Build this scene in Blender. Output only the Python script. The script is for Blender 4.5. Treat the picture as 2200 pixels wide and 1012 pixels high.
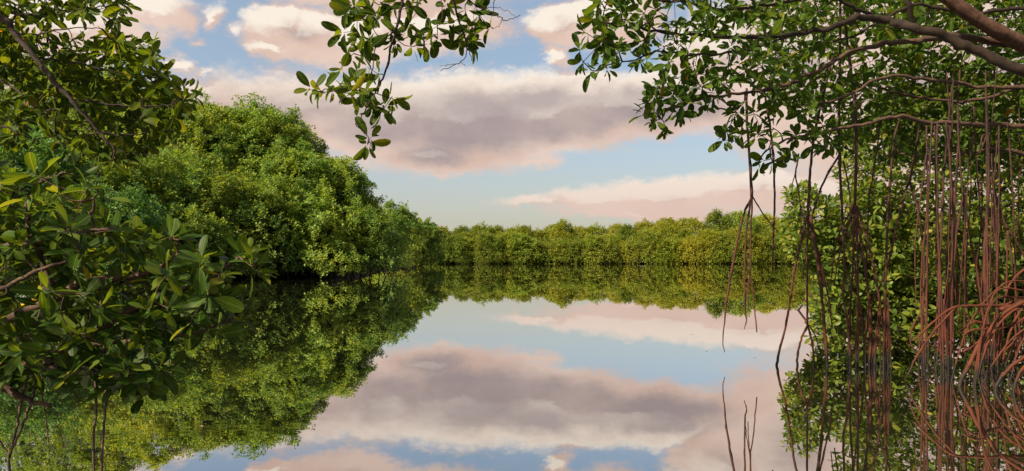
import bpy, math
import numpy as np
from mathutils import Matrix, Vector

# ------------------------------------------------------------------ camera, sky, sun, exposure
F, CX, HY, CAMH = 1500.0, 1100.0, 558.0, 1.0          # focal length and horizon in photograph pixels, eye height in metres
SUN_AZ, SUN_EL = math.radians(-124), math.radians(35)   # azimuth from the view direction (+Y), clockwise

scene = bpy.context.scene
for o in list(bpy.data.objects):
    bpy.data.objects.remove(o)
cam_d = bpy.data.cameras.new('camera')
cam = bpy.data.objects.new('camera', cam_d)
scene.collection.objects.link(cam)
cam.location = (0, 0, CAMH)
cam.rotation_euler = (math.radians(90), 0, 0)
cam_d.sensor_width = 36.0
cam_d.lens = 36.0 * F / 2200.0
cam_d.shift_y = (HY - 506.0) / 2200.0
cam_d.clip_start = 0.05
cam_d.clip_end = 3000
scene.camera = cam
scene.render.resolution_x, scene.render.resolution_y = 1024, 471

vs = scene.view_settings
vs.view_transform = 'Standard'
vs.look = 'None'
vs.exposure = 1.25
vs.gamma = 1.0
vs.use_curve_mapping = False

cy = scene.cycles
cy.max_bounces = 8
cy.diffuse_bounces = 3
cy.glossy_bounces = 3
cy.transmission_bounces = 4
cy.transparent_max_bounces = 4
cy.sample_clamp_indirect = 6.0
cy.caustics_reflective = False
cy.caustics_refractive = False
cy.use_denoising = True
cy.denoiser = 'OPENIMAGEDENOISE'
cy.denoising_input_passes = 'RGB_ALBEDO_NORMAL'
cy.denoising_prefilter = 'ACCURATE'


class NT:
    """small helper to write node trees as expressions"""
    def __init__(self, tree):
        self.t = tree
        self.n = tree.nodes
        self.l = tree.links

    def node(self, kind, **kw):
        nd = self.n.new(kind)
        for k, v in kw.items():
            setattr(nd, k, v)
        return nd

    def put(self, sock, v):
        if isinstance(v, bpy.types.NodeSocket):
            self.l.new(v, sock)
        elif v is not None:
            sock.default_value = v

    def m(self, op, a, b=None, c=None, clamp=False):
        nd = self.node('ShaderNodeMath', operation=op, use_clamp=clamp)
        for i, v in enumerate((a, b, c)):
            if v is not None:
                self.put(nd.inputs[i], v)
        return nd.outputs[0]

    def vm(self, op, a, b=None):
        nd = self.node('ShaderNodeVectorMath', operation=op)
        self.put(nd.inputs[0], a)
        if b is not None:
            self.put(nd.inputs[3 if op == 'SCALE' else 1], b)
        return nd.outputs['Value' if op in ('LENGTH', 'DOT_PRODUCT') else 'Vector']

    def sep(self, v):
        nd = self.node('ShaderNodeSeparateXYZ')
        self.put(nd.inputs[0], v)
        return nd.outputs

    def comb(self, x, y, z):
        nd = self.node('ShaderNodeCombineXYZ')
        for i, v in enumerate((x, y, z)):
            self.put(nd.inputs[i], v)
        return nd.outputs[0]

    def noise(self, vec, scale, detail=4, rough=0.55, color=False):
        nd = self.node('ShaderNodeTexNoise')
        nd.noise_dimensions = '3D'
        if vec is not None:
            self.put(nd.inputs['Vector'], vec)
        nd.inputs['Scale'].default_value = scale
        nd.inputs['Detail'].default_value = detail
        nd.inputs['Roughness'].default_value = rough
        return nd.outputs['Color' if color else 'Fac']

    def ss(self, v, a, b, lo=0.0, hi=1.0):
        nd = self.node('ShaderNodeMapRange', interpolation_type='SMOOTHSTEP')
        self.put(nd.inputs[0], v)
        for i, q in enumerate((a, b, lo, hi)):
            nd.inputs[1 + i].default_value = q
        return nd.outputs[0]

    def mix(self, f, a, b):
        nd = self.node('ShaderNodeMix', data_type='RGBA')
        self.put(nd.inputs[0], f)
        for s, v in ((nd.inputs[6], a), (nd.inputs[7], b)):
            self.put(s, v if isinstance(v, bpy.types.NodeSocket) else (v[0], v[1], v[2], 1.0))
        return nd.outputs[2]

    def ramp(self, f, stops, interp='LINEAR'):
        nd = self.node('ShaderNodeValToRGB')
        cr = nd.color_ramp
        cr.interpolation = interp
        while len(cr.elements) < len(stops):
            cr.elements.new(0.5)
        for e, (p, c) in zip(cr.elements, stops):
            e.position = p
            e.color = (c[0], c[1], c[2], 1)
        self.put(nd.inputs[0], f)
        return nd.outputs[0]


def srgb(r, g, b):
    f = lambda c: (c / 12.92 if c <= 0.04045 else ((c + 0.055) / 1.055) ** 2.4)
    return tuple(f(c / 255.0) for c in (r, g, b))


def ang(px, py):
    """direction of a photograph pixel as (azimuth, elevation), in units of 1/1500 rad"""
    x, z = (px - CX) / F, (HY - py) / F
    return math.atan(x) * F, math.atan2(z, math.hypot(1, x)) * F


def build_world():
    w = bpy.data.worlds.new('World')
    scene.world = w
    w.use_nodes = True
    t = NT(w.node_tree)
    t.n.clear()
    sky = t.node('ShaderNodeTexSky', sky_type='NISHITA')
    sky.sun_disc = False
    sky.sun_elevation = SUN_EL
    sky.sun_rotation = SUN_AZ
    sky.air_density = 1.0
    sky.dust_density = 2.5
    sky.ozone_density = 1.4
    tc = t.node('ShaderNodeTexCoord').outputs['Generated']
    d = t.vm('NORMALIZE', tc)
    x, y, z = t.sep(d)
    az = t.m('MULTIPLY', t.m('ARCTAN2', x, y), F)
    el = t.m('MULTIPLY', t.m('ARCSINE', z), F)
    # turbulent edges: billows of two sizes
    dv = t.vm('MULTIPLY', d, (1.0, 1.0, 1.7))
    n1 = t.noise(dv, 11.0, 7, 0.56, color=True)
    n2 = t.noise(dv, 34.0, 8, 0.62, color=True)
    wv = t.vm('ADD', t.vm('SCALE', t.vm('SUBTRACT', n1, (0.5, 0.5, 0.5)), 120.0),
              t.vm('SCALE', t.vm('SUBTRACT', n2, (0.5, 0.5, 0.5)), 60.0))
    wx, wy, wz = t.sep(wv)
    u = t.m('ADD', az, wx)
    v = t.m('ADD', el, t.m('MULTIPLY', wy, 0.55))
    # cloud bodies: centre (photo pixel), half width, half height, weight
    blobs = [
        # the long grey band
        (640, 235, 300, 84, 0.62), (850, 262, 240, 104, 0.95), (1010, 262, 260, 110, 1.2), (1180, 240, 270, 95, 1.25),
        (1360, 225, 270, 72, 1.1), (1480, 232, 150, 52, 0.8), (930, 335, 130, 48, 0.9), (430, 225, 150, 62, 0.55),
        # bright cumulus above it
        (660, 75, 125, 64, 1.0), (760, 90, 130, 62, 0.9), (940, 60, 190, 58, 0.75), (620, 50, 62, 52, 0.9), (600, 112, 62, 28, 0.7), (800, -20, 300, 45, 0.7),
        # upper right cumulus and its puff
        (1225, 52, 105, 48, 0.9), (1330, 40, 120, 70, 0.9), (1200, 118, 36, 24, 0.65), (1240, -60, 200, 45, 0.6),
        # bank behind the overhanging tree
        (1560, 120, 130, 110, 0.9), (1720, 150, 220, 190, 1.0), (1960, 200, 280, 240, 1.0), (2200, 150, 260, 240, 1.0), (1900, -120, 320, 160, 1.0),
        # low peach clouds above the far shore
        (1440, 418, 170, 40, 0.85), (1290, 428, 150, 32, 0.6), (1620, 410, 180, 45, 0.85), (1800, 420, 190, 60, 0.8), (1150, 438, 110, 15, 0.45),
        (1320, 424, 17, 13, 0.8), (2050, 440, 230, 60, 0.8), (1390, 455, 260, 18, 0.5),
        # wisps at the upper left
        (330, 25, 90, 42, 0.62), (462, 40, 30, 34, 0.42), (372, 138, 26, 20, 0.40), (528, 75, 26, 12, 0.34), (392, 52, 34, 34, 0.36), (418, 96, 30, 12, 0.30), (415, 158, 30, 11, 0.30), (160, 60, 150, 70, 0.8), (60, 260, 200, 120, 0.7),
        (690, 350, 60, 12, 0.35), (1150, 345, 70, 16, 0.4),
    ]
    sx, sz = -14.0, 17.0                                  # towards the light, for shading the bodies

    def field(uu, vv, some=None):
        best = None
        for (px, py, a, b, wt) in blobs[:some]:
            cu, cv = ang(px, py)
            e = t.vm('LENGTH', t.comb(t.m('MULTIPLY', t.m('SUBTRACT', uu, cu), 1.0 / a), t.m('MULTIPLY', t.m('SUBTRACT', vv, cv), 1.0 / b), 0.0))
            q = t.m('MULTIPLY', t.m('SUBTRACT', 1.08, e), wt)
            best = q if best is None else t.m('SMOOTH_MAX', best, q, 0.12)
        return best
    f1 = field(u, v)
    f2 = field(t.m('ADD', u, sx), t.m('ADD', v, sz))
    # the same weather goes on all round
    nb = t.noise(t.vm('MULTIPLY', d, (1, 1, 2.2)), 3.2, 7, 0.55)
    nb2 = t.noise(t.vm('MULTIPLY', t.vm('ADD', d, (-0.02, 0.0, 0.03)), (1, 1, 2.2)), 3.2, 7, 0.55)
    away = t.m('MAXIMUM', t.ss(t.m('ABSOLUTE', az), 950, 1400), t.ss(el, 560, 820))
    g1 = t.m('MULTIPLY', t.m('SUBTRACT', nb, 0.49), 5.0)
    g2 = t.m('MULTIPLY', t.m('SUBTRACT', nb2, 0.49), 5.0)
    lerp = lambda a, b: t.m('ADD', t.m('MULTIPLY', a, t.m('SUBTRACT', 1.0, away)), t.m('MULTIPLY', b, away))
    f1, f2 = lerp(f1, g1), lerp(f2, g2)
    wisp = t.m('MULTIPLY', t.m('SUBTRACT', t.noise(dv, 60.0, 5, 0.62), 0.5), 0.35)
    dens = t.m('MULTIPLY', t.ss(t.m('ADD', f1, wisp), -0.04, 0.36), 0.97)
    dens = t.m('MULTIPLY', dens, t.ss(el, -5.0, 70.0, 0.35, 1.0))
    soft = t.noise(dv, 7.0, 4, 0.55)
    fband = t.m('MAXIMUM', field(u, v, 8), t.m('SUBTRACT', f1, 0.42))
    thick = t.m('MULTIPLY', t.ss(fband, 0.18, 0.80), t.ss(soft, 0.32, 0.58, 0.72, 1.0))
    lit = t.ss(t.m('ADD', t.m('SUBTRACT', f1, f2), t.m('MULTIPLY', wisp, 0.35)), 0.02, 0.24)
    edge = t.mix(t.ss(soft, 0.35, 0.65), srgb(238, 212, 196), srgb(226, 194, 176))
    col = t.mix(thick, edge, srgb(170, 154, 153))
    col = t.mix(t.m('MULTIPLY', lit, t.m('SUBTRACT', 1.0, t.m('MULTIPLY', thick, 0.8))), col, srgb(255, 242, 226))
    low = t.ss(el, 60.0, 260.0)
    col = t.mix(low, t.mix(0.72, col, srgb(224, 196, 183)), col)
    skyc = t.vm('SCALE', sky.outputs[0], 0.065)
    skyc = t.mix(t.ss(el, 420.0, 0.0, 0.28, 0.62), skyc, t.vm('SCALE', t.mix(t.ss(el, 40.0, 330.0), srgb(214, 206, 184), srgb(196, 214, 224)), 0.42))   # thin high haze
    cloudc = t.vm('SCALE', col, 0.415)
    final = t.mix(dens, skyc, cloudc)
    bg = t.node('ShaderNodeBackground')
    t.put(bg.inputs[0], final)
    bg.inputs[1].default_value = 1.0
    out = t.node('ShaderNodeOutputWorld')
    t.l.new(bg.outputs[0], out.inputs[0])
    try:
        w.cycles.sampling_method = 'MANUAL'
        w.cycles.sample_map_resolution = 512
    except Exception:
        pass


build_world()

sun_d = bpy.data.lights.new('sun', 'SUN')
sun_d.energy = 5.0
sun_d.angle = math.radians(0.6)
sun_d.color = (1.0, 0.83, 0.60)
sun = bpy.data.objects.new('sun', sun_d)
scene.collection.objects.link(sun)
sdir = Vector((math.sin(SUN_AZ) * math.cos(SUN_EL), math.cos(SUN_AZ) * math.cos(SUN_EL), math.sin(SUN_EL)))
sun.rotation_euler = sdir.to_track_quat('Z', 'Y').to_euler()
sun.location = (-20, -20, 30)

# ------------------------------------------------------------------ helpers
def P(px, py, d):
    """world point at depth d metres on the ray of a photograph pixel"""
    return np.array(((px - CX) / F * d, d, CAMH + (HY - py) / F * d))


def W(px, py):
    """point of the water surface on the ray of a photograph pixel"""
    return P(px, py, F * CAMH / (py - HY))


def nrm(a):
    a = np.asarray(a, float)
    return a / np.maximum(np.linalg.norm(a, axis=-1, keepdims=True), 1e-9)


def raw_mesh(name, V, loops, starts, uv=None, smooth=False):
    me = bpy.data.meshes.new(name)
    me.vertices.add(len(V))
    me.vertices.foreach_set('co', np.ascontiguousarray(V, np.float32).ravel())
    me.loops.add(len(loops))
    me.loops.foreach_set('vertex_index', np.ascontiguousarray(loops, np.int32))
    me.polygons.add(len(starts))
    me.polygons.foreach_set('loop_start', np.ascontiguousarray(starts, np.int32))
    if uv is not None:
        ul = me.uv_layers.new(name='UVMap')
        ul.data.foreach_set('uv', np.ascontiguousarray(uv, np.float32).ravel())
    me.update(calc_edges=True)
    if smooth:
        me.polygons.foreach_set('use_smooth', np.ones(len(starts), bool))
    return me


class MB:
    """collects tubes, sheets and boxes; build() links them as one mesh object"""
    def __init__(self):
        self.v, self.f, self.n = [], [], 0

    def add(self, V, Fc):
        self.v.append(np.asarray(V, float))
        self.f += [[i + self.n for i in f] for f in Fc]
        self.n += len(V)

    def tube(self, pts, rad, sides=7, cap=True):
        pts = np.asarray(pts, float)
        k = len(pts)
        rad = np.broadcast_to(np.asarray(rad, float), (k,))
        tan = nrm(np.gradient(pts, axis=0))
        ref = np.array((0.0, 1.0, 0.0)) if abs(tan[0][1]) < 0.9 else np.array((1.0, 0, 0))
        a = np.linspace(0, 2 * math.pi, sides, endpoint=False)
        V = []
        for i in range(k):
            s = nrm(np.cross(tan[i], ref))
            b = np.cross(s, tan[i])
            ref = b if abs(np.dot(b, tan[min(i + 1, k - 1)])) < 0.98 else ref
            V.append(pts[i] + rad[i] * (np.cos(a)[:, None] * s + np.sin(a)[:, None] * b))
        V = np.concatenate(V)
        Fc = []
        for i in range(k - 1):
            for j in range(sides):
                q = (j + 1) % sides
                Fc.append([i * sides + j, i * sides + q, (i + 1) * sides + q, (i + 1) * sides + j])
        if cap:
            Fc.append(list(range(sides))[::-1])
            Fc.append([(k - 1) * sides + j for j in range(sides)])
        self.add(V, Fc)

    def mesh(self, name, smooth=True):
        me = bpy.data.meshes.new(name)
        me.from_pydata(np.concatenate(self.v).tolist(), [], self.f)
        me.update()
        if smooth:
            me.polygons.foreach_set('use_smooth', np.ones(len(me.polygons), bool))
        return me

    def build(self, name, mat, parent=None, base=(0, 0, 0), smooth=True):
        return link(name, self.mesh(name, smooth), mat, parent, base)


def link(name, me, mat, parent=None, base=(0, 0, 0)):
    if mat is not None and not me.materials:
        me.materials.append(mat)
    o = bpy.data.objects.new(name, me)
    scene.collection.objects.link(o)
    if parent is not None:
        o.parent = parent
        o.location = (-base[0], -base[1], -base[2])
    return o


def thing(name, base, label, cat, group=None):
    o = bpy.data.objects.new(name, None)
    scene.collection.objects.link(o)
    o.location = base
    o.empty_display_size = 0.2
    o['label'], o['category'] = label, cat
    if group:
        o['group'] = group
    return o


def curve(pts, per=6):
    """Catmull-Rom through the points"""
    p = np.asarray(pts, float)
    if len(p) < 3:
        return p[0] + (p[1] - p[0]) * np.linspace(0, 1, per + 1)[:, None]
    q = np.vstack((2 * p[0] - p[1], p, 2 * p[-1] - p[-2]))
    out = []
    for i in range(1, len(q) - 2):
        for s in np.linspace(0, 1, per, endpoint=False):
            a, b, c, d = q[i - 1], q[i], q[i + 1], q[i + 2]
            out.append(0.5 * (2 * b + (c - a) * s + (2 * a - 5 * b + 4 * c - d) * s * s + (3 * b - a - 3 * c + d) * s ** 3))
    out.append(p[-1])
    return np.array(out)


def interp_r(r, k):
    r = np.atleast_1d(np.asarray(r, float))
    return np.interp(np.linspace(0, 1, k), np.linspace(0, 1, len(r)), r)


def limb(mb, pts, r, rng, per=5, sides=8, wob=0.0, knots=0.0):
    c = curve(pts, per)
    k = len(c)
    if wob:
        c[1:-1] += rng.normal(0, wob, (k - 2, 3))
    rr = interp_r(r, k) * (1 + rng.normal(0, 0.05, k))
    if knots:
        rr *= 1 + knots * (rng.random(k) < 0.12)
    mb.tube(c, rr, sides)
    return c


# ------------------------------------------------------------------ materials
def new_mat(name):
    m = bpy.data.materials.new(name)
    m.use_nodes = True
    t = NT(m.node_tree)
    t.n.clear()
    out = t.node('ShaderNodeOutputMaterial')
    return m, t, out


def leaf_mat(name, stops, trans=0.4, tint=(1.25, 1.2, 0.45), rough=0.38, spec=0.45, rib=False, patch=None, vary=None):
    m, t, out = new_mat(name)
    oi = t.node('ShaderNodeObjectInfo').outputs['Random']
    geo = t.node('ShaderNodeNewGeometry')
    rnd = t.m('FRACT', t.m('ADD', oi, geo.outputs['Random Per Island']))
    col = t.ramp(rnd, stops)
    if patch:                                            # whole boughs differ a little in age and colour
        n = t.noise(geo.outputs['Position'], patch[0], 2, 0.5)
        col = t.mix(t.m('MULTIPLY', t.ss(n, 0.42, 0.66), patch[1]), col, patch[2])
    if vary:                                             # no two trees are quite the same green
        q = t.m('FRACT', t.m('MULTIPLY', oi, 7.31))
        col = t.vm('SCALE', col, t.m('ADD', vary[0], t.m('MULTIPLY', q, vary[1] - vary[0])))
        col = t.vm('MULTIPLY', col, t.mix(t.m('FRACT', t.m('MULTIPLY', oi, 3.77)), (0.84, 1.0, 1.2), (1.14, 1.04, 0.88)))
    if rib:
        uv = t.node('ShaderNodeUVMap')
        uv.uv_map = 'UVMap'
        ux, uy, _ = t.sep(uv.outputs[0])
        mid = t.m('SUBTRACT', 1.0, t.ss(t.m('ABSOLUTE', t.m('SUBTRACT', ux, 0.5)), 0.012, 0.05))
        vein = t.m('ABSOLUTE', t.m('SUBTRACT', t.m('FRACT', t.m('ADD', t.m('MULTIPLY', uy, 9.0), t.m('MULTIPLY', t.m('ABSOLUTE', t.m('SUBTRACT', ux, 0.5)), -5.0))), 0.5))
        vein = t.m('MULTIPLY', t.m('SUBTRACT', 1.0, t.ss(vein, 0.02, 0.16)), 0.22)
        blot = t.noise(t.node('ShaderNodeTexCoord').outputs['Object'], 3.0, 3, 0.6)
        col = t.mix(t.ss(blot, 0.35, 0.75, 0.0, 0.35), col, t.vm('MULTIPLY', col, (1.5, 1.3, 0.8)))
        col = t.mix(t.m('MAXIMUM', t.m('MULTIPLY', mid, 0.6), vein), col, (0.20, 0.24, 0.05))
    pb = t.node('ShaderNodeBsdfPrincipled')
    t.put(pb.inputs['Base Color'], col)
    pb.inputs['Roughness'].default_value = rough
    pb.inputs['Specular IOR Level'].default_value = spec
    tr = t.node('ShaderNodeBsdfTranslucent')
    t.put(tr.inputs[0], t.vm('MULTIPLY', col, tint))
    mx = t.node('ShaderNodeMixShader')
    mx.inputs[0].default_value = trans
    t.l.new(pb.outputs[0], mx.inputs[1])
    t.l.new(tr.outputs[0], mx.inputs[2])
    t.l.new(mx.outputs[0], out.inputs[0])
    return m


def bark_mat(name, c1, c2, scale=14.0, wet=False, red=None, bump=0.5):
    m, t, out = new_mat(name)
    pos = t.node('ShaderNodeNewGeometry').outputs['Position']
    n = t.noise(pos, scale, 5, 0.65)
    n2 = t.noise(t.vm('MULTIPLY', pos, (1, 1, 3.0)), scale * 4.0, 3, 0.6)
    col = t.mix(t.ss(n, 0.3, 0.7), c1, c2)
    col = t.mix(t.ss(n2, 0.45, 0.75, 0.0, 0.75), col, tuple(0.35 * c for c in c1))
    pb = t.node('ShaderNodeBsdfPrincipled')
    pb.inputs['Specular IOR Level'].default_value = 0.2
    rough = 0.8
    if red or wet:
        z = t.m('ADD', t.sep(pos)[2], t.m('MULTIPLY', t.m('SUBTRACT', n, 0.5), 0.22))
    if red:                                              # young root bark is redder towards the tide line
        col = t.mix(t.m('MULTIPLY', t.ss(z, 2.2, 0.35), t.ss(n, 0.3, 0.62, 0.15, 1.0)), col, red)
    if wet:                                              # the tide leaves a dark, algae-covered wet band
        band = t.ss(z, 0.19, 0.08)
        col = t.mix(band, col, (0.012, 0.009, 0.007))
        rough = t.ss(band, 0.0, 1.0, 0.75, 0.6)
    t.put(pb.inputs['Base Color'], col)
    t.put(pb.inputs['Roughness'], rough)
    b = t.node('ShaderNodeBump')
    b.inputs['Strength'].default_value = bump
    b.inputs['Distance'].default_value = 0.01
    t.put(b.inputs['Height'], n2)
    t.l.new(b.outputs[0], pb.inputs['Normal'])
    t.l.new(pb.outputs[0], out.inputs[0])
    return m


MAT = {}
MAT['leaf_bush'] = leaf_mat('leaf_bush', [(0.0, (0.015, 0.048, 0.006)), (0.5, (0.030, 0.080, 0.008)), (0.88, (0.066, 0.128, 0.011)), (0.993, (0.11, 0.16, 0.02)), (1.0, (0.34, 0.28, 0.03))],
                            trans=0.55, tint=(1.8, 1.3, 0.45), rib=True, rough=0.45, spec=0.14)
MAT['leaf_bough'] = leaf_mat('leaf_bough', [(0.0, (0.020, 0.050, 0.005)), (0.6, (0.040, 0.082, 0.006)), (0.93, (0.088, 0.132, 0.009)), (0.996, (0.14, 0.16, 0.02)), (1.0, (0.42, 0.14, 0.03))],
                             trans=0.55, tint=(1.6, 1.3, 0.4), rib=True, rough=0.5, spec=0.08)
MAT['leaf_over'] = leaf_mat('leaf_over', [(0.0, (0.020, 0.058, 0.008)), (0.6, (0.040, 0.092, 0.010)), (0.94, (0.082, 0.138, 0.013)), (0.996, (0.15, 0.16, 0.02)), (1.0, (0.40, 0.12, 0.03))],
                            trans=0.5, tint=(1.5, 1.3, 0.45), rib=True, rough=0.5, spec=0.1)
MAT['leaf_thicket'] = leaf_mat('leaf_thicket', [(0.0, (0.058, 0.115, 0.016)), (0.6, (0.120, 0.180, 0.022)), (0.93, (0.215, 0.25, 0.03)), (1.0, (0.28, 0.24, 0.04))], trans=0.5, rough=0.42, spec=0.3)
MAT['leaf_shore'] = leaf_mat('leaf_shore', [(0.0, (0.062, 0.138, 0.036)), (0.45, (0.122, 0.212, 0.040)), (0.82, (0.205, 0.285, 0.044)), (0.95, (0.285, 0.33, 0.05)), (1.0, (0.36, 0.28, 0.055))],
                             trans=0.5, rough=0.5, spec=0.3, patch=(0.55, 0.42, (0.31, 0.34, 0.036)), vary=(0.85, 1.2))
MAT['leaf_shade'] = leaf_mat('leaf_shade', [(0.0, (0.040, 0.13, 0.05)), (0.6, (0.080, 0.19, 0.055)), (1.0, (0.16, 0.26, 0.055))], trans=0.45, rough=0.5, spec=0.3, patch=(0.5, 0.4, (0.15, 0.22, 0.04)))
MAT['leaf_far'] = leaf_mat('leaf_far', [(0.0, (0.080, 0.135, 0.018)), (0.5, (0.165, 0.205, 0.020)), (0.93, (0.26, 0.275, 0.028)), (1.0, (0.31, 0.24, 0.045))],
                           trans=0.45, rough=0.6, spec=0.12, patch=(0.16, 0.45, (0.25, 0.235, 0.034)), vary=(0.8, 1.2))
MAT['bark_dark'] = bark_mat('bark_dark', (0.012, 0.008, 0.006), (0.038, 0.025, 0.018))
MAT['bark_brown'] = bark_mat('bark_brown', (0.050, 0.030, 0.022), (0.105, 0.064, 0.044), 9.0)
MAT['bark_trunk'] = bark_mat('bark_trunk', (0.040, 0.022, 0.015), (0.15, 0.080, 0.052), 16.0, bump=1.0)
MAT['root'] = bark_mat('root', (0.014, 0.008, 0.007), (0.054, 0.025, 0.020), 8.0, wet=True, red=(0.066, 0.020, 0.011))
MAT['root_red'] = bark_mat('root_red', (0.022, 0.009, 0.006), (0.078, 0.026, 0.014), 8.0, wet=True, red=(0.080, 0.022, 0.010))
MAT['root_grey'] = bark_mat('root_grey', (0.08, 0.052, 0.040), (0.14, 0.092, 0.066), 20.0)


def plain(name, c, rough=0.8):
    m, t, out = new_mat(name)
    pb = t.node('ShaderNodeBsdfPrincipled')
    pos = t.node('ShaderNodeNewGeometry').outputs['Position']
    t.put(pb.inputs['Base Color'], t.mix(t.noise(pos, 3.0, 4), tuple(0.6 * q for q in c), tuple(1.3 * q for q in c)))
    pb.inputs['Roughness'].default_value = rough
    pb.inputs['Specular IOR Level'].default_value = 0.05
    t.l.new(pb.outputs[0], out.inputs[0])
    return m


MAT['mud'] = plain('mud', (0.014, 0.011, 0.008))
MAT['dead_leaf'] = plain('dead_leaf', (0.34, 0.24, 0.15), 0.6)


def water_mat():
    m, t, out = new_mat('water')
    geo = t.node('ShaderNodeNewGeometry')
    pos = geo.outputs['Position']
    px, py, _ = t.sep(pos)
    # a light breeze ruffles the open water; the sheltered near water is almost still
    gust = t.noise(t.vm('MULTIPLY', pos, (0.02, 0.06, 0)), 1.0, 3)
    far = t.ss(py, 14.0, 120.0)
    amp = t.m('ADD', 0.0007, t.m('MULTIPLY', t.m('MULTIPLY', far, t.ss(gust, 0.3, 0.7, 0.6, 1.3)), 0.0050))
    fine = t.noise(t.vm('MULTIPLY', pos, (1.3, 3.0, 1)), 1.0, 3, 0.6, color=True)
    swell = t.noise(t.vm('MULTIPLY', pos, (0.25, 0.7, 1)), 1.0, 2, 0.5, color=True)
    s = t.vm('SUBTRACT', t.vm('ADD', t.vm('SCALE', fine, 0.7), t.vm('SCALE', swell, 0.6)), (0.65, 0.65, 0.65))
    s = t.vm('MULTIPLY', s, (0.7, 2.0, 0))
    s = t.vm('SCALE', s, amp)
    # rings spreading from where something touched the surface near the left bank
    c = W(330, 1010)
    r = t.vm('LENGTH', t.vm('MULTIPLY', t.vm('SUBTRACT', pos, (c[0], c[1], 0)), (1, 1, 0)))
    ring = t.m('MULTIPLY', t.m('SINE', t.m('MULTIPLY', r, 48.0)), t.m('MULTIPLY', t.ss(r, 0.55, 0.75), t.ss(r, 1.2, 0.85)))
    dirv = t.vm('NORMALIZE', t.vm('SUBTRACT', pos, (c[0], c[1], 0)))
    s = t.vm('ADD', s, t.vm('SCALE', t.vm('MULTIPLY', dirv, (1, 1, 0)), t.m('MULTIPLY', ring, 0.0028)))
    nor = t.vm('NORMALIZE', t.vm('ADD', s, (0, 0, 1)))
    lw = t.node('ShaderNodeLayerWeight')
    lw.inputs[0].default_value = 0.5
    gl = t.node('ShaderNodeBsdfGlossy')
    gl.inputs['Roughness'].default_value = 0.0
    gl.inputs['Color'].default_value = (0.96, 0.94, 0.93, 1)
    t.put(gl.inputs['Normal'], nor)
    df = t.node('ShaderNodeBsdfDiffuse')
    df.inputs[0].default_value = (0.016, 0.018, 0.010, 1)
    mx = t.node('ShaderNodeMixShader')
    t.put(mx.inputs[0], t.ss(lw.outputs['Facing'], 0.55, 1.0, 0.60, 0.95))
    t.l.new(df.outputs[0], mx.inputs[1])
    t.l.new(gl.outputs[0], mx.inputs[2])
    t.l.new(mx.outputs[0], out.inputs[0])
    return m


# ------------------------------------------------------------------ the setting
mb = MB()
S = 900.0
xs = np.array([-S, -60, -15, 15, 60, S])
ys = np.array([-60.0, 0, 12, 40, 120, 400, 1500])
V = [(x, y, 0.0) for y in ys for x in xs]
n = len(xs)
mb.add(V, [[j * n + i, j * n + i + 1, (j + 1) * n + i + 1, (j + 1) * n + i] for j in range(len(ys) - 1) for i in range(n - 1)])
water = mb.build('water', water_mat(), smooth=False)
water['kind'] = 'structure'
water['label'] = 'still dark lagoon water mirroring the clouds and trees'


def bank(name, outline, label):
    """a low mud bank standing a little out of the water"""
    rng = np.random.default_rng(5)
    o = np.asarray(outline, float)
    k = len(o)
    c = o.mean(0)
    V, Fc = [], []
    for f, z in ((1.0, -0.25), (0.996, 0.06), (0.985, 0.5)):
        for p in o:
            q = c + (p - c) * f
            V.append((q[0], q[1], z + rng.normal(0, 0.03)))
    for r in range(2):
        for i in range(k):
            j = (i + 1) % k
            Fc.append([r * k + i, r * k + j, (r + 1) * k + j, (r + 1) * k + i])
    Fc.append([2 * k + i for i in range(k)])
    b = MB()
    b.add(V, Fc)
    ob = b.build(name, MAT['mud'])
    ob['kind'] = 'structure'
    ob['label'] = label
    return ob


fx = np.linspace(-70, 180, 60)
rngb = np.random.default_rng(3)
front = [(x, 167.6 + 2.0 * math.sin(x * 0.09) + rngb.normal(0, 0.35)) for x in fx]
bank('far_bank', front + [(180, 260), (-70, 260)], 'low mud bank under the far shore trees')
left_line = [(-36, 24), (-26, 30), (-19, 37), (-14, 40.8), (-11, 42), (-10.4, 45), (-11.4, 54), (-13.4, 68), (-14.4, 80), (-14.4, 96), (-14.2, 104), (-15.5, 114), (-24, 150), (-60, 150), (-60, 20)]
bank('left_bank', left_line, 'low mud bank under the trees of the left shore')
bank('right_bank', [(6.2, 13.6), (7.4, 13.2), (9.5, 12.9), (13, 12.6), (18, 12.4), (24, 16), (20, 26), (12, 24), (7.4, 17)], 'low mud bank under the thicket at the right')

# ------------------------------------------------------------------ leaves
def leaf_template(rows, w=0.24, fold=0.10, curl=0.10, tip=0.0):
    """leaf blade of length 1 along +y, three columns of vertices folded along the midrib"""
    tt = (1 - np.cos(np.pi * np.linspace(0, 1, rows))) / 2
    prof = np.sqrt(np.clip(1 - (2 * tt - 1) ** 2, 0, 1)) * (0.72 + 0.33 * tt) * np.minimum(1, (tt / 0.3) ** 0.5)
    prof[0], prof[-1] = 0.05, 0.0
    V, UV = [], []
    for a, p in zip(tt, prof):
        z = -curl * (a - 0.25) ** 2 + 0.0
        hw = w * p
        V += [(-hw, a, z + fold * p * 0.5), (0, a, z), (hw, a, z + fold * p * 0.5)]
        UV += [(0.5 - 0.5 * p, a), (0.5, a), (0.5 + 0.5 * p, a)]
    Fc = []
    for i in range(rows - 1):
        b = 3 * i
        if i == rows - 2:
            Fc += [[b, b + 1, b + 4], [b + 1, b + 2, b + 4]]
        else:
            Fc += [[b, b + 1, b + 4, b + 3], [b + 1, b + 2, b + 5, b + 4]]
    used = sorted({i for f in Fc for i in f})
    mp = {o: i for i, o in enumerate(used)}
    V = np.array([V[i] for i in used])
    UV = np.array([UV[i] for i in used])
    return V, [[mp[i] for i in f] for f in Fc], UV


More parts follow.
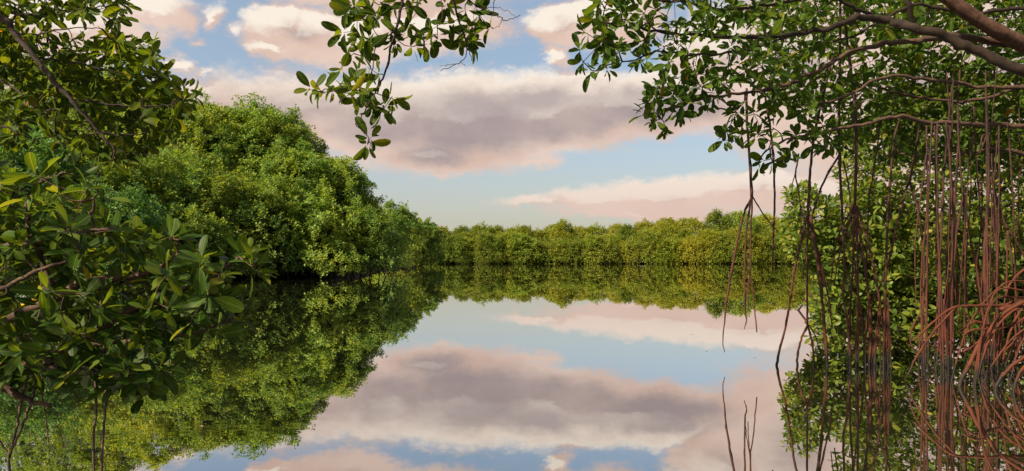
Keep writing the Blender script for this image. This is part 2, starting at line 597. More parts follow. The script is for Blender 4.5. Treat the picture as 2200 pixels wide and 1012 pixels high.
T_HI = [leaf_template(7, 0.25, 0.12, 0.16), leaf_template(7, 0.22, 0.20, 0.34), leaf_template(7, 0.27, 0.05, -0.10)]
T_MID = leaf_template(5, 0.24, 0.16, 0.18)
T_LOW = (np.array([(0, 0, 0), (0.27, 0.58, 0.07), (0, 1, -0.05), (-0.27, 0.58, 0.07)]), [[0, 1, 2], [0, 2, 3]], None)


def frames(dirv, nor):
    dirv = nrm(dirv)
    side = nrm(np.cross(dirv, nor))
    return side, dirv, np.cross(side, dirv)


def leaf_cloud(name, pos, dirv, nor, ln, tmpl, width=1.0, smooth=False):
    TV, TF, TUV = tmpl
    s, d, n_ = frames(dirv, nor)
    ln = np.asarray(ln, float)[:, None, None]
    V = pos[:, None, :] + ln * (TV[None, :, 0:1] * width * s[:, None, :] + TV[None, :, 1:2] * d[:, None, :] + TV[None, :, 2:3] * n_[:, None, :])
    N, m = len(pos), len(TV)
    loops = np.concatenate([np.array(f) for f in TF])
    st = np.cumsum([0] + [len(f) for f in TF])[:-1]
    L = (loops[None, :] + (np.arange(N) * m)[:, None]).ravel()
    SS = (st[None, :] + (np.arange(N) * len(loops))[:, None]).ravel()
    uv = None
    if TUV is not None:
        uv = np.tile(TUV[loops], (N, 1))
    return raw_mesh(name, V.reshape(-1, 3), L, SS, uv, smooth)


def rosettes(C, A, rng, nl=(5, 8), L=0.11, spread=(28, 88), droop=0.12, jit=0.22):
    """leaf rosettes at shoot tips C with shoot axes A"""
    C, A = np.asarray(C, float), nrm(A)
    cnt = rng.integers(nl[0], nl[1] + 1, len(C))
    idx = np.repeat(np.arange(len(C)), cnt)
    k = np.concatenate([np.arange(c) for c in cnt])
    tot = cnt[idx]
    ph0 = rng.random(len(C)) * 2 * math.pi
    ph = ph0[idx] + k * 2.399 + rng.normal(0, 0.25, len(idx))
    th = np.radians(spread[0] + (spread[1] - spread[0]) * (k / np.maximum(tot - 1, 1)) + rng.normal(0, 10, len(idx)))
    a = A[idx]
    ref = np.where(np.abs(a[:, 2:3]) > 0.9, np.array([[1.0, 0, 0]]), np.array([[0, 0, 1.0]]))
    e1 = nrm(np.cross(a, ref))
    e2 = np.cross(a, e1)
    r = np.cos(ph)[:, None] * e1 + np.sin(ph)[:, None] * e2
    d = np.cos(th)[:, None] * a + np.sin(th)[:, None] * r
    d[:, 2] -= droop
    d = nrm(d + rng.normal(0, jit * 0.4, d.shape))
    n_ = nrm(a - (a * d).sum(1, keepdims=True) * d + rng.normal(0, jit, d.shape) + np.array((0, 0, 0.25)))
    ln = L * rng.uniform(0.62, 1.12, len(idx)) * (0.75 + 0.25 * (k / np.maximum(tot - 1, 1)) ** 0.5)
    pos = C[idx] - a * (0.16 * L) * (k / np.maximum(tot - 1, 1))[:, None] + d * 0.14 * L
    return pos, d, n_, ln


def in_poly(x, y, poly):
    p = np.asarray(poly, float)
    ins = np.zeros(len(x), bool)
    j = len(p) - 1
    for i in range(len(p)):
        c = ((p[i, 1] > y) != (p[j, 1] > y)) & (x < (p[j, 0] - p[i, 0]) * (y - p[i, 1]) / (p[j, 1] - p[i, 1] + 1e-9) + p[i, 0])
        ins ^= c
        j = i
    return ins


def fill(poly, n, dlo, dhi, rng, gap):
    """n shoot tips spread through the volume that the outline bounds between two depths"""
    p = np.asarray(poly, float)
    lo, hi = p.min(0), p.max(0)
    out = []
    tries = 0
    while len(out) < n and tries < n * 40:
        tries += 1
        x, y = rng.uniform(lo[0], hi[0]), rng.uniform(lo[1], hi[1])
        if not in_poly(np.array([x]), np.array([y]), poly)[0]:
            continue
        a, b = (dlo(x, y), dhi(x, y)) if callable(dlo) else (dlo, dhi)
        q = P(x, y, rng.uniform(a, b))
        if out and gap > 0:
            if (np.linalg.norm(np.array(out) - q, axis=1) < gap).any():
                continue
        out.append(q)
    return np.array(out)


def grow_twigs(mb, anchors, tips, rng, r0=0.006, sag=0.04, sides=5, bend=0.12, mark=None):
    """twigs that branch from the limbs (anchors) to every tip; returns the shoot axis at each tip"""
    nodes = np.asarray(anchors, float)
    rads = np.full(len(nodes), r0 * 1.5)
    tips = np.asarray(tips, float)
    d0 = np.array([np.linalg.norm(nodes - q, axis=1).min() for q in tips])
    axes = np.zeros_like(tips)
    for i in np.argsort(d0):
        q = tips[i]
        dist = np.linalg.norm(nodes - q, axis=1)
        j = int(np.argmin(dist + (dist < 0.03) * 5))
        a, L = nodes[j], dist[j]
        mid = (a + q) / 2 + rng.normal(0, bend * L * 0.5 + 0.004, 3) + np.array((0, 0, -sag * L))
        c = curve([a, mid, q], 4)
        r1 = max(min(rads[j] * 0.8, r0), r0 * 0.42)
        mb.tube(c, interp_r([r1, r1 * 0.8, r0 * 0.42], len(c)), sides, cap=False)
        axes[i] = q - c[-3]
        nodes = np.vstack((nodes, c[2:-1]))
        rads = np.concatenate((rads, np.full(len(c) - 3, r1 * 0.8)))
    return nrm(axes)


def put_leaves(root, base, leaves, mat, rng, limit=300, tmpl_rest=None, shown=None, rest_name='foliage'):
    """the leaves that show largest become leaf objects, the rest one mass"""
    pos, d, n_, ln = leaves
    meshes = []
    for i, (TV, TF, TUV) in enumerate(T_HI):
        loops = np.concatenate([np.array(f) for f in TF])
        st = np.cumsum([0] + [len(f) for f in TF])[:-1]
        me = raw_mesh('leaf', TV, loops, st, TUV[loops], True)
        me.materials.append(mat)
        meshes.append(me)
    mid = pos + d * ln[:, None] * 0.5
    dep = np.maximum(mid[:, 1], 0.1)
    px = CX + mid[:, 0] / dep * F
    py = HY - (mid[:, 2] - CAMH) / dep * F
    vis = (px > 5) & (px < 2195) & (py > 5) & (py < 1007)
    view = nrm(mid - np.array((0, 0, CAMH)))
    face = np.abs((frames(d, n_)[2] * view).sum(1))
    score = np.where(vis, ln / dep * (0.35 + face), -1)
    order = np.argsort(-score)
    pick = order[:limit]
    pick = pick[score[pick] > 0]
    s, dd, nn = frames(d, n_)
    b = np.asarray(base, float)
    for i in pick:
        o = bpy.data.objects.new('leaf', meshes[int(rng.integers(0, 3))])
        scene.collection.objects.link(o)
        o.parent = root
        L = ln[i]
        q = pos[i] - b
        o.matrix_basis = Matrix(((s[i, 0] * L, dd[i, 0] * L, nn[i, 0] * L, q[0]), (s[i, 1] * L, dd[i, 1] * L, nn[i, 1] * L, q[1]), (s[i, 2] * L, dd[i, 2] * L, nn[i, 2] * L, q[2]), (0, 0, 0, 1)))
    rest = np.setdiff1d(np.arange(len(pos)), pick)
    if len(rest):
        me = leaf_cloud(rest_name, pos[rest], d[rest], n_[rest], ln[rest], tmpl_rest or T_HI[0], smooth=True)
        o = link(rest_name, me, mat, root, base)
        o['kind'] = 'stuff'


# ------------------------------------------------------------------ trees of the left shore: each its own crown of leaf rosettes
def crown_points(rng, cx, cyy, h, rx, ry, zlow, per_m2, lump=0.17, n_spray=24, full=2.4):
    """tuft centres and axes over a lumpy dome that comes down to the water, with loose sprays standing out of it"""
    R = 0.5 * (rx + ry)

    w3, w5 = rng.uniform(0, 6.28, 2)

    def dome(s_, ph):
        rr = (1 - np.clip(s_, 0, 1) ** full) ** 0.5 * (0.86 + 0.14 * np.minimum(1, s_ / 0.22))
        rr = rr * (1 + 0.13 * np.sin(3 * ph + w3) * np.sin(5 * s_ + w5) + 0.07 * np.sin(7 * ph + 9 * s_ + w5))
        return np.stack((cx + rx * rr * np.cos(ph), cyy + ry * rr * np.sin(ph), zlow + (h - zlow) * s_), -1)
    area = 2 * math.pi * R * (h - zlow) * 0.8 + math.pi * R * R * 0.5
    n = int(area * per_m2)
    K = int(10 + area * 0.42)
    ls = dome(rng.random(K) ** 0.85, rng.uniform(0, 2 * math.pi, K))
    lr = rng.uniform(0.5, 1.25, K) * 0.40 * R + 0.25
    u = rng.random(n)
    s_ = np.where(u < 0.86, (u / 0.86) * 0.93, 0.9 + 0.1 * np.sqrt(rng.random(n)))
    ph = np.where(rng.random(n) < 0.65, rng.uniform(0, 2 * math.pi, n), rng.uniform(-math.pi, 0, n))
    p = dome(s_, ph)
    mid = np.array((cx, cyy, zlow + (h - zlow) * 0.38))
    out = nrm((p - mid) / np.array((rx, ry, (h - zlow) * 0.62)) ** 1.5)
    dist = np.linalg.norm(p[:, None, :] - ls[None], axis=2)
    bump = np.clip(1 - (dist / lr[None]) ** 2, 0, None) ** 0.7 * lr[None]
    disp = bump.max(1) * 0.74 - lump * R * 0.75 - np.minimum(rng.exponential(0.16, n), 0.7) * (0.35 + 0.25 * R)
    p = p + out * disp[:, None]
    ax = nrm(out * 0.65 + np.array((0, 0, 0.7)) + rng.normal(0, 0.25, (n, 3)))
    inner = rng.random(n) < 0.30
    p[inner] = mid + (p[inner] - mid) * rng.uniform(0.55, 0.85, (int(inner.sum()), 1))
    sp, sa = [], []
    for i in range(int(n_spray * 1.7)):
        c = dome(rng.uniform(0.5, 1.0) ** 0.8, rng.uniform(0, 2 * math.pi))
        o = nrm(nrm((c - mid) / np.array((rx, ry, h * 0.6))) + np.array((0, 0, 0.7)))
        m = int(rng.integers(3, 8))
        reach = rng.uniform(0.35, 0.75 + 0.26 * R)
        f = np.concatenate((rng.uniform(0.75, 1.0, (m - m // 3, 1)), rng.uniform(0.1, 0.8, (m // 3, 1))))
        q = c + o * (reach * f) + rng.normal(0, 0.035 * R + 0.03, (m, 3))
        sp.append(q)
        sa.append(nrm(np.tile(o, (m, 1)) + np.array((0, 0, 0.4)) + rng.normal(0, 0.3, (m, 3))))
    p, ax = np.concatenate([p] + sp), np.concatenate([ax] + sa)
    keep = p[:, 2] > zlow * 0.9
    lob = [(a[0], a[1], a[2], 0.5) for a in (mid + (ls - mid) * 0.82)]
    return p[keep], ax[keep], lob


def shore_tree(px, d, top, half, label, mat='leaf_shore', seed=0, L=0.185, dens=1.0, zlow=0.32, depth=1.0, n_lobe=None, name='mangrove_tree', group='trees along the left shore', spray=36, full=3.0):
    rng = np.random.default_rng(1000 + seed)
    h = CAMH + (HY - top) / F * d
    rx = half / F * d * 1.06
    ry = rx * depth
    cx = (px - CX) / F * d
    base = np.array((cx, d, 0.0))
    root = thing(name, base, label, 'tree', group)
    C, A, lob = crown_points(rng, cx, d, h, rx, ry, zlow, 12.2 * dens, n_spray=spray, full=full)
    # each tuft is a handful of shoots
    k = 5
    C2 = np.repeat(C, k, 0) + rng.normal(0, 0.12, (len(C) * k, 3))
    C2[:, 2] = np.maximum(C2[:, 2], zlow * 0.75)
    A2 = nrm(np.repeat(A, k, 0) + rng.normal(0, 0.3, (len(C) * k, 3)))
    pos, dd, nn, ln = rosettes(C2, A2, rng, (4, 6), L, (25, 85), 0.1)
    me = leaf_cloud('crown', pos, dd, nn, ln, T_LOW)
    link('crown', me, MAT[mat], root, base)
    mb = MB()
    tp = np.array((cx + rng.normal(0, 0.3), d + rng.normal(0, 0.3), h * 0.62))
    bp = base + np.array((rng.normal(0, 0.3), rng.normal(0, 0.3), 0.75))
    limb(mb, [bp, (bp + tp) / 2 + rng.normal(0, 0.25, 3), tp], [0.16, 0.12, 0.06], rng)
    for (lx, ly, lz, lr) in lob[::4]:
        s = bp + (tp - bp) * rng.uniform(0.1, 0.9)
        e = np.array((lx, ly, lz))
        limb(mb, [s, (s + e) / 2 + np.array((0, 0, -0.15)) + rng.normal(0, 0.2, 3), e], [0.06, 0.045, 0.02], rng, 4, 6)
    mb.build('trunk', MAT['bark_brown'], root, base)
    for i in range(5):
        a = 2 * math.pi * i / 5 + rng.normal(0, 0.3)
        g = MB()
        rr = rng.uniform(0.7, 1.5)
        e = base + np.array((math.cos(a) * rr, math.sin(a) * rr, -0.2))
        limb(g, [bp + np.array((0, 0, rng.uniform(-0.1, 0.25))), (bp + e) / 2 + np.array((0, 0, 0.35)), e], [0.05, 0.04, 0.03], rng, 4, 6)
        g.build('prop_root', MAT['root'], root, base)
    return root


shore = [
    # px, depth, top, half width, label, options
    (245, 45.0, 190, 100, 'tall tree rising behind the middle of the diagonal bough', dict(dens=0.7, seed=34, spray=60)),
    (40, 47.0, 165, 110, 'tall tree behind the leaves in the upper left corner', dict(dens=0.7, seed=35, spray=60)),
    (505, 44.5, 268, 90, 'tall tree between the two tallest crowns of the left shore', dict(dens=0.7, seed=30, spray=95)),
    (612, 43.0, 300, 76, 'tree on the right shoulder of the tallest one', dict(seed=31, spray=95)),
    (668, 42.0, 392, 60, 'tree filling the dip left of the ragged rounded one', dict(seed=32, spray=75)),
    (768, 41.0, 448, 42, 'tree stepping down right of the ragged rounded one', dict(seed=33, spray=75)),
    (720, 41.0, 378, 70, 'rounded tree with a ragged crown at the right end of the left shore', dict(seed=1, spray=95)),
    (565, 43.0, 266, 118, 'tallest tree of the left shore, behind the ragged rounded one', dict(seed=2, spray=110)),
    (440, 42.0, 258, 110, 'tall tree just left of the tallest one on the left shore', dict(seed=3, spray=75)),
    (635, 40.6, 350, 80, 'mid-height yellowish tree between the tallest and the ragged one', dict(seed=4, spray=70)),
    (802, 39.6, 490, 60, 'low leafy tree overhanging the water at the tip of the left shore', dict(seed=5)),
    (705, 38.8, 462, 84, 'broad low tree at the waterline before the ragged rounded one', dict(seed=6)),
    (585, 38.2, 425, 90, 'broad low tree at the waterline before the tallest one', dict(seed=7)),
    (480, 37.2, 405, 92, 'bright green bushy tree at the waterline right of the foreground bush tip', dict(seed=8)),
    (345, 36.0, 352, 104, 'bright yellow-green tree behind the tip of the foreground bush', dict(seed=9)),
    (225, 33.5, 345, 100, 'green tree seen under the diagonal bough', dict(dens=0.7, seed=10)),
    (335, 41.5, 222, 96, 'tall tree half hidden by the diagonal bough', dict(dens=0.7, seed=11)),
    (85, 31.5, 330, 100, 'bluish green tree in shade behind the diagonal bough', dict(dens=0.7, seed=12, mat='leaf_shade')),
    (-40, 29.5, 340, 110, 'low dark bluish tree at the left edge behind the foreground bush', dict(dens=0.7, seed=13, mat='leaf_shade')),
    (160, 46.0, 178, 130, 'tall tree behind the bluish shaded tree', dict(dens=0.7, seed=14)),
    (390, 33.8, 492, 80, 'low bright tree at the waterline behind the foreground leaves', dict(seed=15)),
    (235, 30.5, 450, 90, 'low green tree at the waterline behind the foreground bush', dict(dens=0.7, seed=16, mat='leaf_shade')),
    (850, 62.0, 456, 36, 'narrow tree behind the tip of the left shore', dict(seed=20, L=0.2, dens=0.55)),
    (868, 82.0, 474, 40, 'dark tree on the second point beyond the left shore', dict(seed=21, L=0.24, dens=0.5)),
    (915, 100.0, 488, 32, 'small round tree at the outer end of the second point', dict(seed=22, L=0.28, dens=0.5)),
    (885, 98.0, 502, 34, 'low tree at the waterline of the second point', dict(seed=23, L=0.28, dens=0.5)),
    (835, 72.0, 505, 30, 'low bush at the waterline between the two points', dict(seed=24, L=0.24, dens=0.5)),
]
for (px, d, top, half, label, kw) in shore:
    shore_tree(px, d, top, half, label, **kw)

# ------------------------------------------------------------------ the far shore
def far_tree_proto(seed, h, r, low):
    rng = np.random.default_rng(seed)
    zl = 0.12 if low else h * 0.12
    C, A, lob = crown_points(rng, 0, 0, h, r, r * 0.9, zl, 4.2, n_spray=26, full=2.2)
    k = 5
    C2 = np.repeat(C, k, 0) + rng.normal(0, 0.24, (len(C) * k, 3))
    C2[:, 2] = np.maximum(C2[:, 2], 0.10)
    A2 = nrm(np.repeat(A, k, 0) + rng.normal(0, 0.4, (len(C) * k, 3)))
    pos, dd, nn, ln = rosettes(C2, A2, rng, (2, 3), 0.40, (20, 80), 0.05)
    crown = leaf_cloud('crown', pos, dd, nn, ln, T_LOW)
    crown.materials.append(MAT['leaf_far'])
    mb = MB()
    tp = np.array((rng.normal(0, 0.3), rng.normal(0, 0.3), h * 0.7))
    limb(mb, [(0, 0, -0.2), (0.1, 0.1, h * 0.3), tp], [0.22, 0.17, 0.07], rng)
    for (lx, ly, lz, lr) in lob[::5]:
        e = np.array((lx, ly, lz))
        s = tp * rng.uniform(0.25, 0.9)
        limb(mb, [s, (s + e) / 2 + rng.normal(0, 0.3, 3), e], [0.08, 0.06, 0.03], rng, 4, 5)
    trunk = mb.mesh('trunk')
    trunk.materials.append(MAT['bark_brown'])
    return crown, trunk


lows = [far_tree_proto(50 + i, h, r, True) for i, (h, r) in enumerate(((5.4, 3.9), (6.2, 4.3), (4.8, 4.2)))]
talls = [far_tree_proto(60 + i, h, r, False) for i, (h, r) in enumerate(((8.6, 4.0), (9.4, 4.4), (8.0, 3.6), (9.0, 3.3)))]
rng = np.random.default_rng(77)


def far_tree(protos, x, y, s, name, label, group):
    c, tk = protos[int(rng.integers(0, len(protos)))]
    r = thing(name, (x, y, 0.0), label, 'tree', group)
    r.rotation_euler = (0, 0, rng.uniform(-0.6, 0.6))
    r.scale = (s * rng.uniform(0.95, 1.3), s, s * rng.uniform(0.93, 1.07))
    for nm, me in (('crown', c), ('trunk', tk)):
        o = bpy.data.objects.new(nm, me)
        scene.collection.objects.link(o)
        o.parent = r


x = -34.0
while x < 140:
    far_tree(lows, x, 167.4 + rng.uniform(-0.8, 1.2) + 2 * math.sin(x * 0.09), rng.uniform(0.82, 1.08), 'shoreline_tree', 'low bushy tree in the front row along the far waterline', 'front row of the far shore')
    x += rng.uniform(3.0, 4.6)
x = -36.0
while x < 140:
    px = CX + x / 175 * F
    far_tree(talls if rng.random() < 0.6 else lows, x, 174.5 + rng.uniform(-1.5, 1.5), rng.uniform(0.78, 1.0) * np.interp(px, [900, 1000, 1300, 1600], [0.9, 0.98, 1.06, 1.06]), 'shoreline_tree', 'mid-height tree in the second row of the far shore', 'second row of the far shore')
    x += rng.uniform(3.6, 5.4)
x = -40.0
while x < 150:
    px = CX + x / 183 * F
    far_tree(talls, x, 183 + rng.uniform(-2.5, 2.5), rng.uniform(0.90, 1.08) * np.interp(px, [900, 1000, 1150, 1300, 1450, 1600], [1.0, 1.08, 1.02, 1.14, 1.16, 1.22]), 'shoreline_tree', 'tall tree on the skyline of the far shore', 'skyline trees of the far shore')
    x += rng.uniform(4.2, 7.2)

# ------------------------------------------------------------------ thicket at the right, behind the hanging roots
def thicket(name, label, poly, base, n, dlo, dhi, seed, L=0.155, limit=300):
    rng = np.random.default_rng(seed)
    root = thing(name, base, label, 'tree', 'thicket behind the hanging roots')
    tips = fill(poly, n, dlo, dhi, rng, 0.07)
    base = np.array(base, float)
    mb = MB()
    anchors = []
    c0 = tips.mean(0)
    trunk_top = np.array((c0[0] * 0.5 + base[0] * 0.5, base[1], 1.6))
    anchors.append(limb(mb, [base + np.array((0, 0, -0.2)), (base + trunk_top) / 2 + rng.normal(0, 0.1, 3), trunk_top], [0.09, 0.07, 0.05], rng))
    for i in range(14):
        e = tips[int(rng.integers(0, len(tips)))]
        s = anchors[0][int(rng.integers(6, len(anchors[0])))] if len(anchors[0]) > 7 else trunk_top
        anchors.append(limb(mb, [s, (s + e) / 2 + rng.normal(0, 0.15, 3), e], [0.035, 0.025, 0.01], rng))
    mb.build('trunk', MAT['bark_brown'], root, base)
    for i in range(4):
        g = MB()
        a = rng.uniform(0, 6.28)
        e = base + np.array((math.cos(a) * rng.uniform(0.4, 1), math.sin(a) * rng.uniform(0.4, 1), -0.15))
        limb(g, [base + np.array((0, 0, 0.7)), (base + e) / 2 + np.array((0, 0, 0.5)), e], [0.03, 0.026, 0.02], rng, 4, 6)
        g.build('prop_root', MAT['root'], root, base)
    tw = MB()
    ax = grow_twigs(tw, np.concatenate(anchors), tips, rng, 0.007, sides=4)
    o = tw.build('twigs', MAT['bark_brown'], root, base)
    o['kind'] = 'stuff'
    ax = nrm(ax * 0.6 + np.array((0, 0, 0.6)) + rng.normal(0, 0.25, ax.shape))
    lv = rosettes(tips, ax, rng, (5, 8), L, (25, 85), 0.1, 0.3)
    put_leaves(root, base, lv, MAT['leaf_thicket'], rng, limit, T_MID)


pl = [(1672, 490), (1700, 445), (1688, 410), (1745, 392), (1770, 430), (1805, 425), (1850, 400), (1930, 420), (1960, 560), (1950, 690), (1850, 700), (1770, 690), (1735, 660), (1765, 600), (1720, 560), (1690, 530)]
thicket('mangrove_tree', 'bushy tree behind the forked hanging roots, reaching leftmost over the water', pl, (6.4, 13.6, 0.0), 1150, 11.6, 13.6, 201)
pr = [(1795, 400), (1800, 330), (1840, 260), (1900, 200), (2010, 180), (2260, 160), (2420, 300), (2420, 700), (2200, 705), (2050, 700), (1930, 695), (1890, 600), (1900, 480)]
thicket('mangrove_tree', 'taller leafy tree at the right edge behind the arching red roots', pr, (9.2, 13.4, 0.0), 3100, 11.2, 14.2, 202)

# ------------------------------------------------------------------ overhanging mangrove at the right, with its aerial roots
rng = np.random.default_rng(301)
ob = np.array((6.4, 6.6, 0.0))
over = thing('overhanging_mangrove', ob, 'overhanging mangrove at the upper right with long roots hanging to the water', 'tree')
OD = lambda px: float(np.interp(px, [1230, 1500, 1800, 2200, 2500], [4.9, 5.5, 6.2, 6.8, 7.0]))


def ppath(pts, d=None, dz=0.0):
    """(px, py[, depth]) list to world points"""
    return [P(p[0], p[1], p[2] if len(p) > 2 else ((d if d is not None else OD(p[0])) + dz)) for p in pts]


def part_limb(name, pts, r, mat, root, base, rng, per=6, sides=9, wob=0.0, knots=0.0):
    g = MB()
    c = limb(g, pts, r, rng, per, sides, wob, knots)
    g.build(name, mat, root, base)
    return c


anch = []
# leaning trunk that comes out of the water right of the frame, then up across the corner
part_limb('trunk', [np.array((6.6, 6.8, -0.25)), np.array((6.55, 6.8, 1.2)), P(2440, 230, 6.9), P(2240, 118, 6.6), P(2130, 60, 6.4), P(2040, 0, 6.3), P(1960, -60, 6.2)], [0.15, 0.13, 0.10, 0.072, 0.064, 0.056, 0.048], MAT['bark_trunk'], over, ob, rng, sides=14)
br = [
    ('bark_dark', [(2470, 230, 6.7), (2330, 190, 6.4), (2200, 152, 6.1), (2130, 125, 6.1), (2050, 85, 6.1), (1965, 60, 6.1), (1900, 42, 6.2), (1840, 38, 6.1), (1790, 58, 6.0), (1700, 75), (1600, 80), (1480, 74), (1380, 62), (1300, 48)], [0.075, 0.06, 0.052, 0.047, 0.04, 0.028, 0.021, 0.014, 0.008]),
    ('bark_brown', [(2400, 150, 6.9), (2230, 110, 6.7), (2060, 78, 6.5), (1985, 85, 6.3), (1900, 95), (1830, 110), (1760, 150), (1690, 182), (1600, 200), (1510, 210), (1430, 235)], [0.05, 0.04, 0.03, 0.024, 0.02, 0.014, 0.008]),
    ('bark_brown', [(2420, 285, 6.9), (2200, 270, 6.7), (2100, 268, 6.6), (1990, 262, 6.4), (1920, 250, 6.3), (1850, 268), (1760, 285), (1690, 300), (1640, 330)], [0.045, 0.03, 0.026, 0.022, 0.018, 0.012, 0.007]),
    ('bark_dark', [(1965, 60, 6.3), (1955, 20, 6.2), (1950, -40, 6.1), (1900, -120, 6.0)], [0.03, 0.024, 0.02]),
    ('bark_dark', [(1890, 42, 6.2), (1840, 20, 6.1), (1780, -5, 6.0), (1650, 10), (1560, 20), (1460, 5), (1330, -10)], [0.02, 0.017, 0.014, 0.008]),
    ('bark_dark', [(1700, 76), (1600, 110), (1500, 118), (1420, 112), (1340, 132), (1290, 140)], [0.013, 0.010, 0.008, 0.005]),
    ('bark_brown', [(2300, 170, 6.6), (2150, 190, 6.5), (2000, 170, 6.4), (1900, 165, 6.3), (1800, 215), (1720, 225)], [0.026, 0.02, 0.016, 0.009]),
    ('bark_brown', [(2420, 210, 7.2), (2230, 180, 7.2), (2100, 215, 7.1), (2000, 215, 7.0), (1900, 190, 6.9), (1820, 180, 6.8)], [0.03, 0.022, 0.016, 0.009]),
    ('bark_dark', [(2420, 60, 6.9), (2200, 20, 6.8), (2080, 30, 6.7), (1960, 10, 6.6), (1850, 70, 6.5), (1760, 100, 6.4)], [0.03, 0.022, 0.016, 0.008]),
    ('bark_brown', [(2430, 330, 7.3), (2250, 335, 7.2), (2130, 320, 7.1), (2020, 340, 7.0), (1930, 330, 6.9)], [0.028, 0.022, 0.016, 0.009]),
]
for (mt, pts, r) in br:
    anch.append(part_limb('branch', ppath(pts), [0.8 * q for q in r], MAT[mt], over, ob, rng, wob=0.007, knots=0.3))
canopy = [(1282, -40), (1270, 30), (1262, 70), (1238, 100), (1250, 162), (1305, 160), (1340, 118), (1385, 150), (1425, 175), (1372, 215), (1380, 262), (1425, 284), (1465, 252), (1530, 238), (1572, 250), (1552, 298), (1600, 322), (1640, 318),
          (1690, 300), (1780, 318), (1830, 330), (2000, 330), (2300, 350), (2350, -60), (1800, -120), (1400, -90)]
tips = fill(canopy, 640, lambda x, y: OD(x) - 0.4 + np.interp(x, [1700, 1900], [0, 0.75]), lambda x, y: OD(x) + 0.75 + np.interp(x, [1700, 1900], [0, 0.9]), rng, 0.085)
hand = [(1245, 105), (1268, 150), (1290, 140), (1258, 70), (1300, 90), (1372, 130), (1392, 218), (1385, 240), (1405, 260), (1428, 278), (1450, 240), (1480, 240), (1555, 302), (1575, 285), (1640, 345), (1660, 350), (1632, 360), (1690, 340), (1700, 322), (1745, 310), (1768, 318), (1540, 40), (1330, 110)]
tips = np.vstack((tips, [P(a, b, OD(a) + rng.normal(0, 0.1)) for a, b in hand]))
back = fill([(1560, 0), (1640, 200), (1790, 250), (1800, 330), (2320, 400), (2350, -60), (1700, -60)], 900, 7.2, 9.4, rng, 0.07)
allt = np.vstack((tips, back))
tw = MB()
ax = grow_twigs(tw, np.concatenate(anch), allt, rng, 0.007, sag=0.03)
o = tw.build('twigs', MAT['bark_dark'], over, ob)
o['kind'] = 'stuff'
ax = nrm(ax * 0.8 + np.array((0, 0, 0.25)) + rng.normal(0, 0.25, ax.shape))
lv = rosettes(allt, ax, rng, (5, 8), 0.128, (30, 95), 0.2, 0.3)
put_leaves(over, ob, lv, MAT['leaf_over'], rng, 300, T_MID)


def aerial(segs, d, root=over, base=ob, mat='root', wob=0.0016, name='aerial_root', knots=0.25, drift=0.0):
    """one hanging root with its forks; each segment is (pixel path, radius in pixels)"""
    g = MB()
    for pts, wpx in segs:
        q = []
        for i, p in enumerate(pts):
            dd = p[2] if len(p) > 2 else d + drift * i
            q.append(P(p[0], p[1], dd))
        r = [w * 0.285 / F * d * rng.uniform(0.85, 1.12) for w in (wpx if isinstance(wpx, (list, tuple)) else [wpx])]
        limb(g, q, r, rng, 6, 7, wob, knots)
    return g.build(name, MAT[mat], root, base)


def end_water(d):
    """pixel row where a root at this depth meets the water, a little below it"""
    return HY + (CAMH + 0.12) / d * F


dR = 6.6
eW = end_water(dR)
aerial([([(1604, 190), (1605, 260), (1611, 340), (1615, 424)], [10, 10, 11]),
        ([(1615, 422), (1595, 470), (1576, 560), (1562, 640), (1557, 690), (1553, 735), (1557, 757)], [8, 8, 8, 7, 4, 3]),
        ([(1614, 424), (1603, 500), (1600, 580), (1601, 665), (1604, 688), (1599, 707)], [7, 7, 6, 3]),
        ([(1616, 424), (1613, 500), (1612, 592)], [6, 7]), ([(1612, 590), (1608, 620), (1607, 662)], [5, 3]), ([(1612, 590), (1619, 640), (1626, 714)], [5, 4]),
        ([(1610, 592), (1604, 630), (1601, 665)], [4, 3]), ([(1617, 423), (1640, 460), (1672, 500)], [6, 4])], 6.65)
aerial([([(1642, 195), (1658, 300), (1664, 400), (1662, 500), (1660, 582)], [7, 8, 8, 6])], 6.3)
aerial([([(1790, 120), (1772, 190), (1752, 280), (1742, 350), (1738, 420), (1736, 464)], [10, 11, 12]),
        ([(1735, 462), (1716, 540), (1705, 590), (1690, 690), (1674, 755), (1668, 790), (1669, eW)], [10, 10, 9, 10, 10]),
        ([(1737, 464), (1734, 560), (1735, 702)], [9, 9]), ([(1735, 700), (1721, 730), (1713, 775), (1716, eW)], [9, 9]), ([(1736, 700), (1747, 750), (1750, eW)], [8, 9]), ([(1738, 698), (1752, 722), (1757, 750)], [5, 3]),
        ([(1740, 464), (1757, 560), (1768, 660), (1776, 760), (1779, eW)], [12, 12, 13]), ([(1742, 464), (1764, 570), (1782, 650), (1788, 706)], [8, 7, 5]),
        ([(1806, 328), (1770, 390), (1744, 464)], [8, 8])], dR)
aerial([([(1716, 330), (1708, 378)], [6, 6]), ([(1708, 376), (1702, 400), (1701, 430)], [4, 3]), ([(1709, 376), (1717, 420), (1721, 480), (1722, 535)], [5, 5, 3])], 6.0)
aerial([([(1805, -20), (1805, 100), (1803, 250), (1804, 340), (1810, 460), (1814, 560), (1812, 640), (1822, 700), (1829, eW)], [8, 9, 9, 8])], 6.5)
aerial([([(1814, 40), (1833, 190), (1840, 300), (1837, 442)], [10, 12, 13]),
        ([(1836, 440), (1800, 510), (1785, 604)], [7, 6, 4]), ([(1836, 442), (1815, 510), (1800, 560), (1793, 612)], [7, 6, 4]),
        ([(1836, 444), (1833, 560), (1826, 680), (1822, eW)], [8, 8]), ([(1838, 444), (1843, 560), (1843, 690), (1838, eW)], [9, 9]),
        ([(1839, 444), (1850, 520), (1862, 600), (1871, 700), (1866, eW)], [9, 9]), ([(1841, 442), (1865, 520), (1882, 600), (1898, 700), (1909, eW)], [9, 9, 10])], 6.55)
